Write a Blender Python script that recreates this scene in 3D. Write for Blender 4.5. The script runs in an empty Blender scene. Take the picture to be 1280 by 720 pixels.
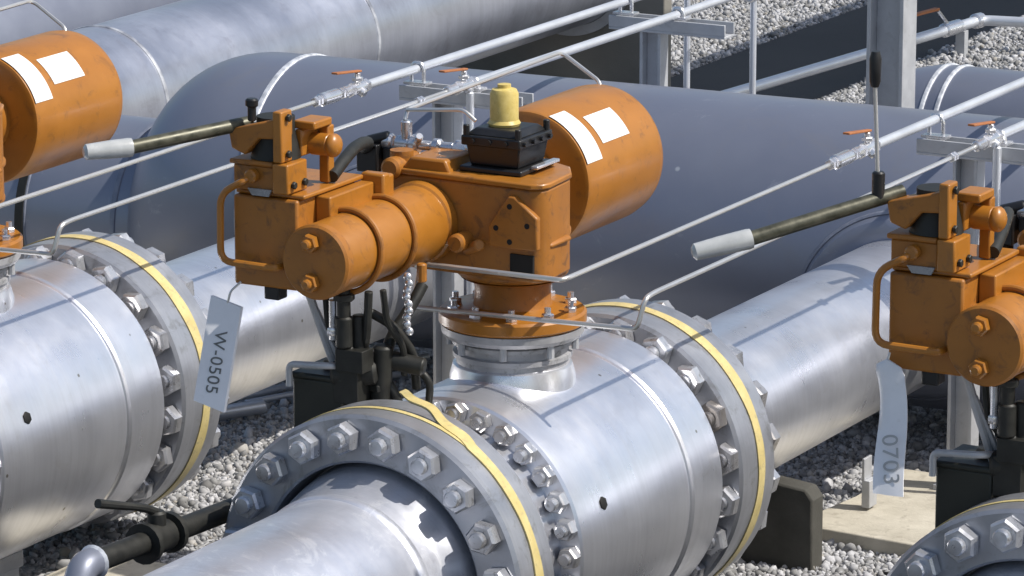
import bpy, math, random
import numpy as np
from mathutils import Vector, Matrix
random.seed(7); rng = np.random.default_rng(7)
S = 0.002                    # metres per drawing unit
GZ = -215.0                  # gravel level in drawing units (valve axis is z = 0)
PI = math.pi
scene = bpy.context.scene
COL = scene.collection

def W(p): return Vector((p[0]*S, p[1]*S, (p[2]-GZ)*S))

# ------------------------------------------------------------------ materials
def new_mat(name):
    m = bpy.data.materials.new(name); m.use_nodes = True
    nt = m.node_tree
    b = nt.nodes['Principled BSDF']
    return m, nt, b
def noise(nt, scale, detail=4, rough=.55, coord=None, dist=0.0):
    n = nt.nodes.new('ShaderNodeTexNoise'); n.inputs['Scale'].default_value = scale
    n.inputs['Detail'].default_value = detail; n.inputs['Roughness'].default_value = rough
    n.inputs['Distortion'].default_value = dist
    if coord is not None: nt.links.new(coord, n.inputs['Vector'])
    return n
def ramp(nt, fac, stops):
    r = nt.nodes.new('ShaderNodeValToRGB')
    while len(r.color_ramp.elements) < len(stops): r.color_ramp.elements.new(.5)
    for e, (p, c) in zip(r.color_ramp.elements, stops):
        e.position = p; e.color = (c[0], c[1], c[2], 1)
    nt.links.new(fac, r.inputs['Fac'])
    return r
def mixc(nt, fac, a, b):
    m = nt.nodes.new('ShaderNodeMix'); m.data_type = 'RGBA'
    nt.links.new(fac, m.inputs[0])
    for s, i in ((a, 6), (b, 7)):
        if isinstance(s, tuple): m.inputs[i].default_value = (*s, 1)
        else: nt.links.new(s, m.inputs[i])
    return m.outputs[2]
def g3(v): return (v, v, v)
def bump(nt, b, h, strength, dist=.002):
    n = nt.nodes.new('ShaderNodeBump'); n.inputs['Strength'].default_value = strength
    n.inputs['Distance'].default_value = dist
    nt.links.new(h, n.inputs['Height']); nt.links.new(n.outputs[0], b.inputs['Normal'])

def painted(name, c0, c1, rough=(.3, .5), metal=0.0, sc=6.0, bumps=.05, coat=0.0, dirt=None, scuff=None, wsc=45.0, streak=0.0, specks=None):
    m, nt, b = new_mat(name)
    geo = nt.nodes.new('ShaderNodeNewGeometry').outputs['Position']
    n1 = noise(nt, sc, 5, .6, geo); n2 = noise(nt, wsc, 3, .6, geo)
    col = ramp(nt, n1.outputs[0], [(.3, c0), (.7, c1)]).outputs[0]
    if dirt:
        n3 = noise(nt, sc*2.3, 6, .7, geo, .6)
        f = ramp(nt, n3.outputs[0], [(dirt[1], g3(0)), (dirt[1]+.14, g3(dirt[2]))]).outputs[0]
        col = mixc(nt, f, col, dirt[0])
    if scuff:
        n4 = noise(nt, sc*1.7, 7, .75, geo, 1.2)
        f = ramp(nt, n4.outputs[0], [(scuff[1], g3(0)), (scuff[1]+.1, g3(scuff[2]))]).outputs[0]
        col = mixc(nt, f, col, scuff[0])
    rsrc = n1.outputs[0]
    if streak:      # drawn / brushed marks running round the pipe
        mp = nt.nodes.new('ShaderNodeMapping'); mp.inputs['Scale'].default_value = (.35, 22, .35); nt.links.new(geo, mp.inputs['Vector'])
        n5 = noise(nt, 2.2, 6, .7, mp.outputs[0])
        mp2 = nt.nodes.new('ShaderNodeMapping'); mp2.inputs['Scale'].default_value = (6, 3, .5); nt.links.new(geo, mp2.inputs['Vector'])
        n6 = noise(nt, 3.0, 5, .65, mp2.outputs[0], .4)
        f = ramp(nt, n5.outputs[0], [(.38, g3(0)), (.66, g3(streak))]).outputs[0]
        col = mixc(nt, f, col, tuple(.62*v for v in c0))
        f = ramp(nt, n6.outputs[0], [(.56, g3(0)), (.74, g3(streak*.9))]).outputs[0]
        col = mixc(nt, f, col, tuple(.55*v for v in c0))
        ad = nt.nodes.new('ShaderNodeMath'); ad.operation = 'ADD'
        ml = nt.nodes.new('ShaderNodeMath'); ml.operation = 'MULTIPLY_ADD'; nt.links.new(n5.outputs[0], ml.inputs[0]); ml.inputs[1].default_value = .6; ml.inputs[2].default_value = -.3
        nt.links.new(ml.outputs[0], ad.inputs[0]); nt.links.new(n1.outputs[0], ad.inputs[1]); rsrc = ad.outputs[0]
    if specks:
        v = nt.nodes.new('ShaderNodeTexVoronoi'); v.inputs['Scale'].default_value = specks[1]; nt.links.new(geo, v.inputs['Vector'])
        f = ramp(nt, v.outputs['Distance'], [(specks[2], g3(1)), (specks[2]+.02, g3(0))]).outputs[0]
        col = mixc(nt, f, col, specks[0])
    nt.links.new(col, b.inputs['Base Color'])
    r = ramp(nt, rsrc, [(.3, g3(rough[0])), (.7, g3(rough[1]))])
    nt.links.new(r.outputs[0], b.inputs['Roughness'])
    b.inputs['Metallic'].default_value = metal
    if coat:
        b.inputs['Coat Weight'].default_value = coat; b.inputs['Coat Roughness'].default_value = .12
    bump(nt, b, n2.outputs[0], bumps)
    return m

M = {}
M['silver'] = painted('aluminium_paint', (.84,.85,.90), (.90,.91,.95), (.26,.38), .84, 5, .04, dirt=((.64,.62,.60), .58, .3), scuff=((.98,.98,1.0), .64, .25), streak=.24, specks=((.30,.28,.25), 9, .035))
M['silver2'] = painted('aluminium_paint_scuffed', (.66,.68,.75), (.78,.80,.87), (.30,.46), .72, 4, .08, dirt=((.52,.52,.57), .56, .55), scuff=((.95,.96,1.0), .54, .8), streak=.2)
M['flange'] = painted('flange_paint', (.40,.41,.44), (.50,.51,.545), (.28,.44), .6, 8, .06, dirt=((.24,.235,.22), .54, .65), streak=.3)
M['slate'] = painted('slate_coating', (.235,.255,.325), (.27,.29,.355), (.30,.42), .5, 2.5, .05, dirt=((.27,.275,.31), .54, .5), scuff=((.40,.415,.48), .63, .7), specks=((.50,.52,.56), 5, .03))
M['galv'] = painted('galvanised_pipe', (.42,.44,.51), (.60,.62,.70), (.28,.42), .75, 3.5, .08, dirt=((.36,.36,.42), .55, .5), streak=.2)
M['bluegrey']= painted('blue_grey_pipe', (.20,.215,.27), (.25,.27,.33), (.35,.5), .4, 3.5, .06)
M['weld']    = painted('brushed_weld', (.42,.44,.48), (.80,.82,.86), (.4,.6), .3, 40, .5)
M['weld2']   = painted('weld_seam_worn', (.17,.18,.22), (.62,.64,.68), (.4,.6), .3, 14, .4)
M['weld3']   = painted('weld_seam_coated', (.17,.19,.25), (.30,.32,.38), (.4,.5), .3, 14, .3)
M['orange'] = painted('orange_enamel', (.355,.138,.017), (.425,.168,.022), (.28,.44), 0, 9, .08, .15, dirt=((.20,.088,.025), .55, .7), scuff=((.47,.225,.055), .63, .65))
M['orange2'] = painted('orange_enamel_cast', (.325,.124,.016), (.395,.152,.021), (.38,.56), 0, 12, .22, .06, dirt=((.14,.065,.022), .54, .75), scuff=((.44,.21,.055), .65, .65))
M['lever'] = painted('orange_handle', (.36,.13,.045), (.46,.17,.06), (.5,.6), 0, 30, .1)
M['steel']   = painted('bright_zinc', (.70,.70,.72), (.80,.80,.82), (.22,.32), .8, 25, .0)
M['nut'] = painted('plated_nut', (.52,.53,.56), (.68,.69,.72), (.24,.40), .7, 22, .06, dirt=((.20,.185,.165), .56, .75))
M['tube']    = painted('stainless_tube', (.68,.67,.64), (.72,.71,.69), (.28,.32), .7, 12, .0)
M['conduit'] = painted('galvanised_conduit', (.66,.68,.72), (.74,.76,.80), (.3,.38), .5, 10, .0)
M['galvsteel'] = painted('galvanised_steel', (.44,.45,.47), (.55,.56,.58), (.45,.6), .3, 14, .06, dirt=((.38,.38,.38), .55, .5))
M['black']   = painted('black_plastic', (.010,.010,.011), (.018,.018,.019), (.3,.45), 0, 20, .1)
M['rubber']  = painted('black_rubber', (.012,.012,.010), (.022,.022,.018), (.5,.65), 0, 40, .2)
M['iron']    = painted('dark_iron', (.016,.016,.014), (.030,.030,.026), (.45,.6), .2, 30, .3)
M['darkbox'] = painted('dark_green_box', (.016,.018,.014), (.024,.026,.02), (.4,.55), 0, 14, .1)
M['brass']   = painted('yellow_cap', (.58,.44,.12), (.68,.54,.19), (.35,.5), 0, 60, .2, dirt=((.42,.30,.08), .55, .6))
M['tape'] = painted('yellow_tape', (.60,.48,.19), (.70,.58,.27), (.35,.5), 0, 25, .2, dirt=((.40,.34,.19), .54, .8))
M['sheet'] = painted('white_sheet', (.80,.80,.78), (.86,.86,.85), (.4,.5), 0, 15, .02, dirt=((.58,.57,.53), .55, .5))
M['tag'] = painted('pale_tag', (.78,.78,.80), (.86,.86,.88), (.3,.4), .0, 12, .05, dirt=((.60,.59,.56), .6, .5))
M['ink'] = painted('stamped_ink', (.12,.125,.12), (.17,.175,.17), (.5,.6), 0, 40, .1)
M['ink2'] = painted('faded_ink', (.36,.365,.37), (.44,.445,.45), (.5,.6), 0, 40, .1)
M['clear']   = painted('grey_grip', (.40,.41,.41), (.50,.51,.51), (.15,.3), 0, 30, .2, .5)
M['oldlever']= painted('worn_lever', (.045,.045,.03), (.13,.125,.09), (.35,.5), .4, 30, .2)
M['concrete'] = painted('concrete', (.42,.385,.31), (.56,.52,.43), (.8,.9), 0, 10, .6, dirt=((.27,.24,.19), .54, .65), wsc=120)
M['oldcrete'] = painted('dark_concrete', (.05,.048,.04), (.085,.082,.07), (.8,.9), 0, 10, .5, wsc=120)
M['pier'] = painted('grey_brown_concrete', (.20,.19,.165), (.28,.265,.235), (.8,.9), 0, 2, .5, wsc=120)
M['collar']  = painted('grimy_grey_casting', (.42,.42,.43), (.54,.54,.56), (.4,.6), .45, 14, .3, dirt=((.18,.175,.16), .55, .75))
M['hole']    = painted('dark_hole', (.006,.006,.006), (.01,.01,.01), (.7,.8), 0, 20, .0)
M['window']  = painted('grey_nameplate', (.26,.27,.28), (.34,.35,.36), (.2,.3), .3, 20, .02)
M['sock']    = painted('white_fitting', (.66,.66,.64), (.76,.76,.74), (.4,.5), .1, 30, .1)

def vary_by_object(m):
    nt = m.node_tree; b = nt.nodes['Principled BSDF']
    oi = nt.nodes.new('ShaderNodeObjectInfo'); src = b.inputs['Base Color'].links[0].from_socket
    f = ramp(nt, oi.outputs['Random'], [(.0, g3(0)), (.6, g3(.1)), (.85, g3(.35)), (1, g3(.75))]).outputs[0]
    nt.links.new(mixc(nt, f, src, (.30,.255,.21)), b.inputs['Base Color'])
vary_by_object(M['nut'])
# gravel
def gravel_ground():
    m, nt, b = new_mat('gravel_bed')
    geo = nt.nodes.new('ShaderNodeNewGeometry').outputs['Position']
    v = nt.nodes.new('ShaderNodeTexVoronoi'); v.inputs['Scale'].default_value = 42; nt.links.new(geo, v.inputs['Vector'])
    v2 = nt.nodes.new('ShaderNodeTexVoronoi'); v2.inputs['Scale'].default_value = 75; nt.links.new(geo, v2.inputs['Vector'])
    sep = nt.nodes.new('ShaderNodeSeparateColor'); nt.links.new(v.outputs['Color'], sep.inputs[0])
    c = ramp(nt, sep.outputs[0], [(0, (.22,.22,.215)), (.35, (.36,.36,.36)), (.7, (.50,.50,.51)), (1, (.64,.64,.64))]).outputs[0]
    n = noise(nt, 1.6, 5, .6, geo)
    f = ramp(nt, n.outputs[0], [(.35, g3(0)), (.75, g3(.35))]).outputs[0]
    c = mixc(nt, f, c, (.22,.215,.20))
    nt.links.new(c, b.inputs['Base Color']); b.inputs['Roughness'].default_value = .85
    mm = nt.nodes.new('ShaderNodeMath'); mm.operation = 'ADD'
    nt.links.new(v.outputs['Distance'], mm.inputs[0]); nt.links.new(v2.outputs['Distance'], mm.inputs[1])
    inv = nt.nodes.new('ShaderNodeMath'); inv.operation = 'SUBTRACT'; inv.inputs[0].default_value = 1
    nt.links.new(mm.outputs[0], inv.inputs[1])
    bump(nt, b, inv.outputs[0], 1.0, .02)
    return m
M['ground'] = gravel_ground()
def pebble_mat():
    m, nt, b = new_mat('gravel_stones')
    a = nt.nodes.new('ShaderNodeAttribute'); a.attribute_name = 'tone'
    geo = nt.nodes.new('ShaderNodeNewGeometry').outputs['Position']
    c = ramp(nt, a.outputs['Fac'], [(0, (.15,.148,.145)), (.3, (.29,.29,.29)), (.65, (.42,.42,.43)), (.9, (.58,.58,.60)), (1, (.34,.31,.26))]).outputs[0]
    n = noise(nt, 90, 4, .6, geo)
    f = ramp(nt, n.outputs[0], [(.4, g3(0)), (.7, g3(.3))]).outputs[0]
    c = mixc(nt, f, c, (.22,.22,.22))
    nt.links.new(c, b.inputs['Base Color']); b.inputs['Roughness'].default_value = .75
    bump(nt, b, n.outputs[0], .3)
    return m
M['stones'] = pebble_mat()

# ------------------------------------------------------------------ mesh builder (drawing units)
class MB:
    def __init__(s): s.v = []; s.f = []
    def add(s, vs, fs):
        o = len(s.v); s.v += [tuple(map(float, p)) for p in vs]; s.f += [tuple(i+o for i in f) for f in fs]; return s
    def box(s, x0, x1, y0, y1, z0, z1, tx=0, ty=0):
        vs = [(x0,y0,z0),(x1,y0,z0),(x1,y1,z0),(x0,y1,z0),(x0+tx,y0+ty,z1),(x1-tx,y0+ty,z1),(x1-tx,y1-ty,z1),(x0+tx,y1-ty,z1)]
        return s.add(vs, [(3,2,1,0),(4,5,6,7),(0,1,5,4),(1,2,6,5),(2,3,7,6),(3,0,4,7)])
    def prism(s, poly, d):
        n = len(poly); d = Vector(d); a = [Vector(p) for p in poly]
        nn = Vector((0,0,0))
        for i in range(n): nn += (a[i]-a[0]).cross(a[(i+1) % n]-a[0])
        if nn.dot(d) > 0: a = a[::-1]
        vs = a + [p+d for p in a]
        fs = [tuple(range(n)), tuple(range(2*n-1, n-1, -1))] + [(i, i+n, (i+1) % n+n, (i+1) % n) for i in range(n)]
        return s.add(vs, fs)
    def rings(s, rings, closed=True, cap0=True, cap1=True):
        n = len(rings[0]); vs = [p for r in rings for p in r]; fs = []
        for k in range(len(rings)-1):
            for i in range(n if closed else n-1):
                j = (i+1) % n
                fs.append((k*n+i, k*n+j, (k+1)*n+j, (k+1)*n+i))
        if cap0: fs.append(tuple(range(n-1, -1, -1)))
        if cap1: fs.append(tuple((len(rings)-1)*n+i for i in range(n)))
        return s.add(vs, fs)
    def lathe(s, prof, o=(0,0,0), ax=(0,1,0), n=48, cap0=True, cap1=True, ph=0.0):
        ax = Vector(ax).normalized(); u = ax.orthogonal().normalized()
        if abs(ax.z) < .99: u = Vector((0,0,1)) - ax*ax.z; u.normalize()
        w = ax.cross(u); o = Vector(o); R = []
        for r, t in prof:
            R.append([o + ax*t + u*(r*math.cos(2*PI*i/n+ph)) + w*(r*math.sin(2*PI*i/n+ph)) for i in range(n)])
        return s.rings(R, True, cap0, cap1)
    def cyl(s, p0, p1, r, r1=None, n=20):
        p0, p1 = Vector(p0), Vector(p1); d = p1-p0; L = d.length
        return s.lathe([(r, 0), (r if r1 is None else r1, L)], p0, d, n)
    def rod(s, p0, p1, r, n=16, ch=.25):
        p0, p1 = Vector(p0), Vector(p1); d = p1-p0; L = d.length; c = r*ch
        return s.lathe([(r-c, 0), (r, c), (r, L-c), (r-c, L)], p0, d, n)
    def hexnut(s, c, ax, R, h, ph=0.0):
        return s.lathe([(R*.9, 0), (R, h*.12), (R, h*.82), (R*.86, h)], c, ax, 6, ph=ph)
    def ball(s, c, r, sx=1, sy=1, sz=1, n=14, m=8):
        R = []
        for k in range(1, m):
            a = PI*k/m - PI/2
            R.append([(c[0]+r*sx*math.cos(a)*math.cos(2*PI*i/n), c[1]+r*sy*math.cos(a)*math.sin(2*PI*i/n), c[2]+r*sz*math.sin(a)) for i in range(n)])
        return s.rings(R)
    def tube(s, pts, r, fillet=12, n=10, closed=False):
        pts = [Vector(p) for p in pts]; path = []
        if closed or fillet == 0: path = pts
        else:
            path.append(pts[0])
            for i in range(1, len(pts)-1):
                a, b, c = pts[i-1], pts[i], pts[i+1]
                d0 = (a-b); d1 = (c-b); f = min(fillet, d0.length*.48, d1.length*.48)
                p0 = b+d0.normalized()*f; p1 = b+d1.normalized()*f
                for k in range(6):
                    t = k/5; path.append(p0*(1-t)**2 + b*(2*t*(1-t)) + p1*t*t)
            path.append(pts[-1])
        N = len(path); R = []; u = None
        for i in range(N):
            if closed: t = path[(i+1) % N]-path[i-1]
            else: t = path[min(i+1, N-1)]-path[max(i-1, 0)]
            t.normalize()
            u = (t.orthogonal() if u is None else u - t*u.dot(t)); u.normalize(); w = t.cross(u)
            rr = r[i] if isinstance(r, (list, tuple)) else r
            R.append([path[i]+u*(rr*math.cos(2*PI*k/n))+w*(rr*math.sin(2*PI*k/n)) for k in range(n)])
        if closed: R.append(R[0]); return s.rings(R, True, False, False)
        return s.rings(R)
    def build(s, name, mat, parent=None, base=(0,0,0), bevel=0.0, ang=35, smooth=True):
        me = bpy.data.meshes.new(name)
        b = base
        me.from_pydata([((x-b[0])*S, (y-b[1])*S, (z-b[2])*S) for x, y, z in s.v], [], s.f)
        me.update()
        me.materials.append(mat)
        if smooth:
            me.polygons.foreach_set('use_smooth', [True]*len(me.polygons))
            me.set_sharp_from_angle(angle=math.radians(ang))
        o = bpy.data.objects.new(name, me); COL.objects.link(o)
        if parent is not None: o.parent = parent
        else: o.location = W(b)
        if bevel:
            md = o.modifiers.new('bevel', 'BEVEL'); md.width = bevel*S; md.segments = 2; md.limit_method = 'ANGLE'
            md.angle_limit = math.radians(40); md.harden_normals = False
        return o

def tag(o, label=None, cat=None, group=None, kind=None):
    if label: o['label'] = label
    if cat: o['category'] = cat
    if group: o['group'] = group
    if kind: o['kind'] = kind
    return o
def thing(name, base, label, cat, group=None):
    o = bpy.data.objects.new(name, None); COL.objects.link(o); o.location = W(base); o.empty_display_size = .05
    o['base'] = list(base)
    return tag(o, label, cat, group)
def part(mb, name, mat, root, sub=None, **k):
    """part of a thing (or sub-part under `sub`), vertices given in site units"""
    o = mb.build(name, mat, sub if sub is not None else root, tuple(root['base']), **k)
    return o
def kids(o): return [c for c in bpy.data.objects if c.parent == o]
def dup(root, dx, label, skip=()):
    ch = {}
    for o in bpy.data.objects: ch.setdefault(o.parent, []).append(o)
    def cp(o, par):
        c = o.copy(); COL.objects.link(c); c.parent = par
        for k in ch.get(o, []):
            if k.name.split('.')[0] in skip: continue
            cp(k, c)
        return c
    r = cp(root, None); b = list(root['base']); b[0] += dx
    r.location = W(b); r['base'] = b; r['label'] = label
    return r
SP = 805.0      # spacing of the three valve lines

# ------------------------------------------------------------------ ground
mb = MB(); n = 2
mb.add([(-60000,-30000,GZ),(60000,-30000,GZ),(60000,60000,GZ),(-60000,60000,GZ)], [(0,1,2,3)])
g = mb.build('ground', M['ground'], None, (0,0,GZ), smooth=False)
tag(g, 'pale grey gravel yard under the pipework', 'ground', kind='structure')

def added_dark_ground():
    m, nt, b = new_mat('added_dark_ground')
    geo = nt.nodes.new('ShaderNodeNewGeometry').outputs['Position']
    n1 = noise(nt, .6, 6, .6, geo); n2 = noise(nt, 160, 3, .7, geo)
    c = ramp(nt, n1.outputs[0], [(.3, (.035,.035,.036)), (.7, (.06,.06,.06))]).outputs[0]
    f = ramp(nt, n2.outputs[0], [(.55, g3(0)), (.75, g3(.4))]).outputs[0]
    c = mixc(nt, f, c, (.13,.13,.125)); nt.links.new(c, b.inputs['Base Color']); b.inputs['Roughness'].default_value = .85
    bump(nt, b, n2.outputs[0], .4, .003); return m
M['added_dark_ground'] = added_dark_ground()  # dark colour for the added ground and the far shadow strip
for nm, x0, x1, y0, y1, lb in (('added_dark_apron', -9000, 12000, -9000, -760, 'unseen dark ground added in front of the valves to darken their undersides'),
                               ('added_dark_side', 1500, 6000, -760, 14000, 'unseen dark ground added to the right of the valves to darken reflections')):
    q = MB().add([(x0,y0,GZ+2),(x1,y0,GZ+2),(x1,y1,GZ+2),(x0,y1,GZ+2)], [(0,1,2,3)]).build(nm, M['added_dark_ground'], None, (x0,y0,GZ+2), smooth=False)  # out-of-view dark ground, added so pipe undersides reflect less light
    tag(q, lb, 'dark ground', kind='structure')
q = MB().box(-1570,-1210,2600,7000,GZ-20,GZ+3).build('shadow_strip', M['added_dark_ground'], None, (-1570,2600,GZ-20))  # near-black strip that deepens the far shadow band by its colour
tag(q, 'dark strip standing in for deep shadow across the far gravel', 'shadow strip', kind='structure')
for x0,x1,y0,y1 in ((-9000,1500,-760,-690),(1430,1500,-690,14000)):
    q = MB().box(x0,x1,y0,y1,GZ-20,GZ+55).build('added_kerb', M['concrete'], None, (x0,y0,GZ-20), bevel=6)
    tag(q, 'added concrete edging between gravel and added dark ground', 'added_kerb', kind='structure')

M['dark_plate'] = painted('added_dark_steel', (.030,.030,.028), (.055,.053,.05), (.6,.75), .1, 6, .3)
for x0, x1 in ((-1395,-1085), (-590,-165), (215,640), (1020,1425)):  # hidden dark plates added to darken what the silver undersides reflect
    q = MB().box(x0,x1,-688,480,GZ-20,GZ+4)
    for y in range(-640,480,120): q.box(x0,x1,y,y+8,GZ+4.2,GZ+8)
    tag(q.build('added_dark_plate', M['dark_plate'], None, (x0,-688,GZ-20)), 'dark plates added between the pipe lines to darken reflections in the silver undersides', 'added plate', kind='structure')

def stones(name, areas, label):
    # irregular chips, many per square metre
    base = []
    ph = (1+5**.5)/2
    ico = np.array([(-1,ph,0),(1,ph,0),(-1,-ph,0),(1,-ph,0),(0,-1,ph),(0,1,ph),(0,-1,-ph),(0,1,-ph),(ph,0,-1),(ph,0,1),(-ph,0,-1),(-ph,0,1)], float)/math.hypot(1,ph)
    fcs = np.array([(0,11,5),(0,5,1),(0,1,7),(0,7,10),(0,10,11),(1,5,9),(5,11,4),(11,10,2),(10,7,6),(7,1,8),(3,9,4),(3,4,2),(3,2,6),(3,6,8),(3,8,9),(4,9,5),(2,4,11),(6,2,10),(8,6,7),(9,8,1)])
    P = []; SZ = []
    for (x0,x1,y0,y1,step,size) in areas:
        nx = int((x1-x0)/step); ny = int((y1-y0)/step)
        gx, gy = np.meshgrid(np.arange(nx), np.arange(ny))
        X = x0+(gx.ravel()+rng.uniform(0,1,nx*ny))*step; Y = y0+(gy.ravel()+rng.uniform(0,1,nx*ny))*step
        sz = size*rng.lognormal(0,.32,nx*ny)
        P.append(np.stack([X, Y, GZ+rng.uniform(-.1,.75,nx*ny)*sz], 1)); SZ.append(sz)
    P = np.concatenate(P); SZ = np.concatenate(SZ); N = len(P)
    V = ico[None]*(1+rng.uniform(-.28,.28,(N,12,1)))
    V = V*rng.uniform(.6,1.25,(N,1,3))
    q = rng.normal(size=(N,4)); q /= np.linalg.norm(q,axis=1,keepdims=True)
    w,x,y,z = q.T
    R = np.stack([1-2*(y*y+z*z),2*(x*y-z*w),2*(x*z+y*w),2*(x*y+z*w),1-2*(x*x+z*z),2*(y*z-x*w),2*(x*z-y*w),2*(y*z+x*w),1-2*(x*x+y*y)],1).reshape(N,3,3)
    V = np.einsum('nij,nkj->nki', R, V)*SZ[:,None,None] + P[:,None,:]
    V = V.reshape(-1,3)-np.array([0,0,GZ]); V *= S
    F = (fcs[None]+ (np.arange(N)*12)[:,None,None]).reshape(-1)
    me = bpy.data.meshes.new(name)
    me.vertices.add(len(V)); me.vertices.foreach_set('co', V.ravel())
    me.loops.add(len(F)); me.loops.foreach_set('vertex_index', F.astype(np.int32))
    nf = len(F)//3
    me.polygons.add(nf); me.polygons.foreach_set('loop_start', np.arange(0,nf*3,3,dtype=np.int32))
    me.update(calc_edges=True)
    at = me.attributes.new('tone', 'FLOAT', 'FACE'); at.data.foreach_set('value', np.repeat(rng.uniform(0,1,N), 20).astype(np.float32))
    me.materials.append(M['stones'])
    o = bpy.data.objects.new(name, me); COL.objects.link(o)
    return tag(o, label, 'gravel', kind='stuff')
stones('gravel', [(-1120,-640,-160,1050,5.6,3.3), (-1120,-640,-160,1050,11,4.6), (-300,300,200,1250,5.6,3.3), (-300,300,200,1250,11,4.6), (-2050,-1568,3050,4600,7,3.9), (-1212,-900,3050,4600,7,3.9)], 'loose pale grey crushed stone covering the yard')

# ------------------------------------------------------------------ valve bodies
VL = ['silver valve body at the left edge, behind the flat hanging tag',
      'silver valve body in the middle with yellow tape round both bolted flanges',
      'silver valve body at the lower right corner, only its near bolted flange in view']
def stud(nm, ctr, ax, R, h, rs, proj, ph):
    b = MB(); b.hexnut(ctr, ax, R, h, ph)
    a = Vector(ax); c = Vector(ctr)
    b.lathe([(rs, 0), (rs, h+proj-rs*.25), (rs*.82, h+proj-rs*.05), (rs*.3, h+proj)], c, a, 14)
    return b
def make_valve():
    t = thing('pipeline_valve', (0,-288,GZ), VL[1], 'valve', 'trunnion valves in a row')
    # main shell with tail pieces
    b = MB()
    b.lathe([(146,-548),(146,-470),(146,-441),(171,-440),(174,-437),(176,-420),(176,-168),(174,-166),(174,-162),(176,-160),(176,-160),(178,-156),(178,-80),(175,-75),(150,-74),(150,-46)], n=128, cap0=False, cap1=False)
    body = part(b, 'body', M['silver'], t, ang=25)
    # near flange pair and far flange pair, gap in the middle for the tape
    def flange(r, ys, nm):
        y0, ym, y1 = ys
        b = MB()
        b.lathe([(112,y0+46),(139,y0+46),(141,y0+3),(144,y0),(r-4,y0),(r,y0+4),(r,ym-5),(r-5,ym-4),(r-5,ym+4),(r,ym+5),(r,y1-4),(r-4,y1),(110,y1)], n=128, cap0=False, cap1=False)
        return part(b, nm, M['flange'], t, ang=25)
    fn = flange(197, (-630,-588,-548), 'flange')
    ff = flange(190, (-50,4,46), 'flange')
    # bolting
    def ringnuts(k, r, y, ax, R, h, rs, proj, ph0, par):
        proto = None
        for i in range(k):
            a = math.radians(ph0+i*360/k)
            c = (r*math.cos(a), y, r*math.sin(a))
            q = stud('nut', c, ax, R*random.uniform(.97,1.02), h, rs, proj*random.uniform(.6,1.35), random.uniform(0,1.05))
            part(q, 'nut', M['nut'], t, par, ang=25)
    ringnuts(20, 172, -630.5, (0,-1,0), 19.5, 18, 10, 9, 9.2, fn)
    ringnuts(30, 160, -440.5, (0,-1,0), 13.5, 14, 7.5, 8, 2, body)
    ringnuts(20, 171, -50.5, (0,-1,0), 20, 17, 10, 5, 10, ff)
    ringnuts(20, 171, 46.5, (0,1,0), 20, 20, 10, 13, 10, ff)
    # yellow tape: near one wanders off the joint at the crown, second loop stays in the gap
    def tape(r, ym, wd, fn_, nm, th=1.6, span=(0, 360)):
        N = 144; R = []
        for i in range(N+1):
            a = math.radians(span[0]+(span[1]-span[0])*i/N); y = ym+fn_(math.degrees(a) % 360); w_ = wd/2*(1+.10*math.sin(5*a+ym)+.07*math.sin(13*a))
            ca, sa = math.cos(a), math.sin(a)
            R.append([((r+e)*ca, y+q, (r+e)*sa) for e, q in ((.4,-w_),(th,-w_),(th,w_),(.4,w_))])
        return part(MB().rings(R, True, False, False), nm, M['tape'], t, ang=60)
    tape(197, -588, 17, lambda d: (74*((d-56)/42)**1.5 + 4*math.sin((d-56)*.35) if 56 < d < 98.5 else 0), 'yellow_tape', 2.2, (-205, 96))
    tape(197, -590, 7, lambda d: -1.5+2*math.sin(math.radians(d*3)), 'yellow_tape', 1.1)
    tape(190, 4, 19, lambda d: .8*math.sin(math.radians(d*4)), 'yellow_tape')
    # stem pad and its rim
    b = MB(); b.lathe([(70,130),(68,178),(67,192),(71,193.5),(71,199),(66,200.5),(66,208),(72,209.5),(72,214),(68,216),(82,219),(85,224),(85,232)], (0,-288,0), (0,0,1), 64)
    pad = part(b, 'stem_pad', M['collar'], t, ang=25)
    part(MB().lathe([(76,120),(75,170),(71,184),(66,187)], (0,-288,0), (0,0,1), 64, cap0=False), 'stem_boss', M['silver'], t, ang=40)
    for i in range(8):
        a = 2*PI*i/8+.35
        q = MB().cyl((75*math.cos(a),-288+75*math.sin(a),203),(75*math.cos(a),-288+75*math.sin(a),221),4.5,n=8)
        part(q, 'nut', M['galvsteel'], t, pad)
    # drain plug hole, little bracket under the pad
    c = math.radians(18)
    q = MB(); q.hexnut((175*math.cos(c), -377, 175*math.sin(c)), (math.cos(c),0,math.sin(c)), 8, 3)
    part(q, 'drain_plug', M['hole'], t)
    q = MB(); q.box(-60,60,-340,-236,-190,-168).box(-60,60,-330,-246,GZ,-188)
    part(q, 'foot', M['galvsteel'], t, bevel=2)
    return t
v2 = make_valve(); v1 = dup(v2, -SP, VL[0]); v3 = dup(v2, SP, VL[2])

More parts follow.
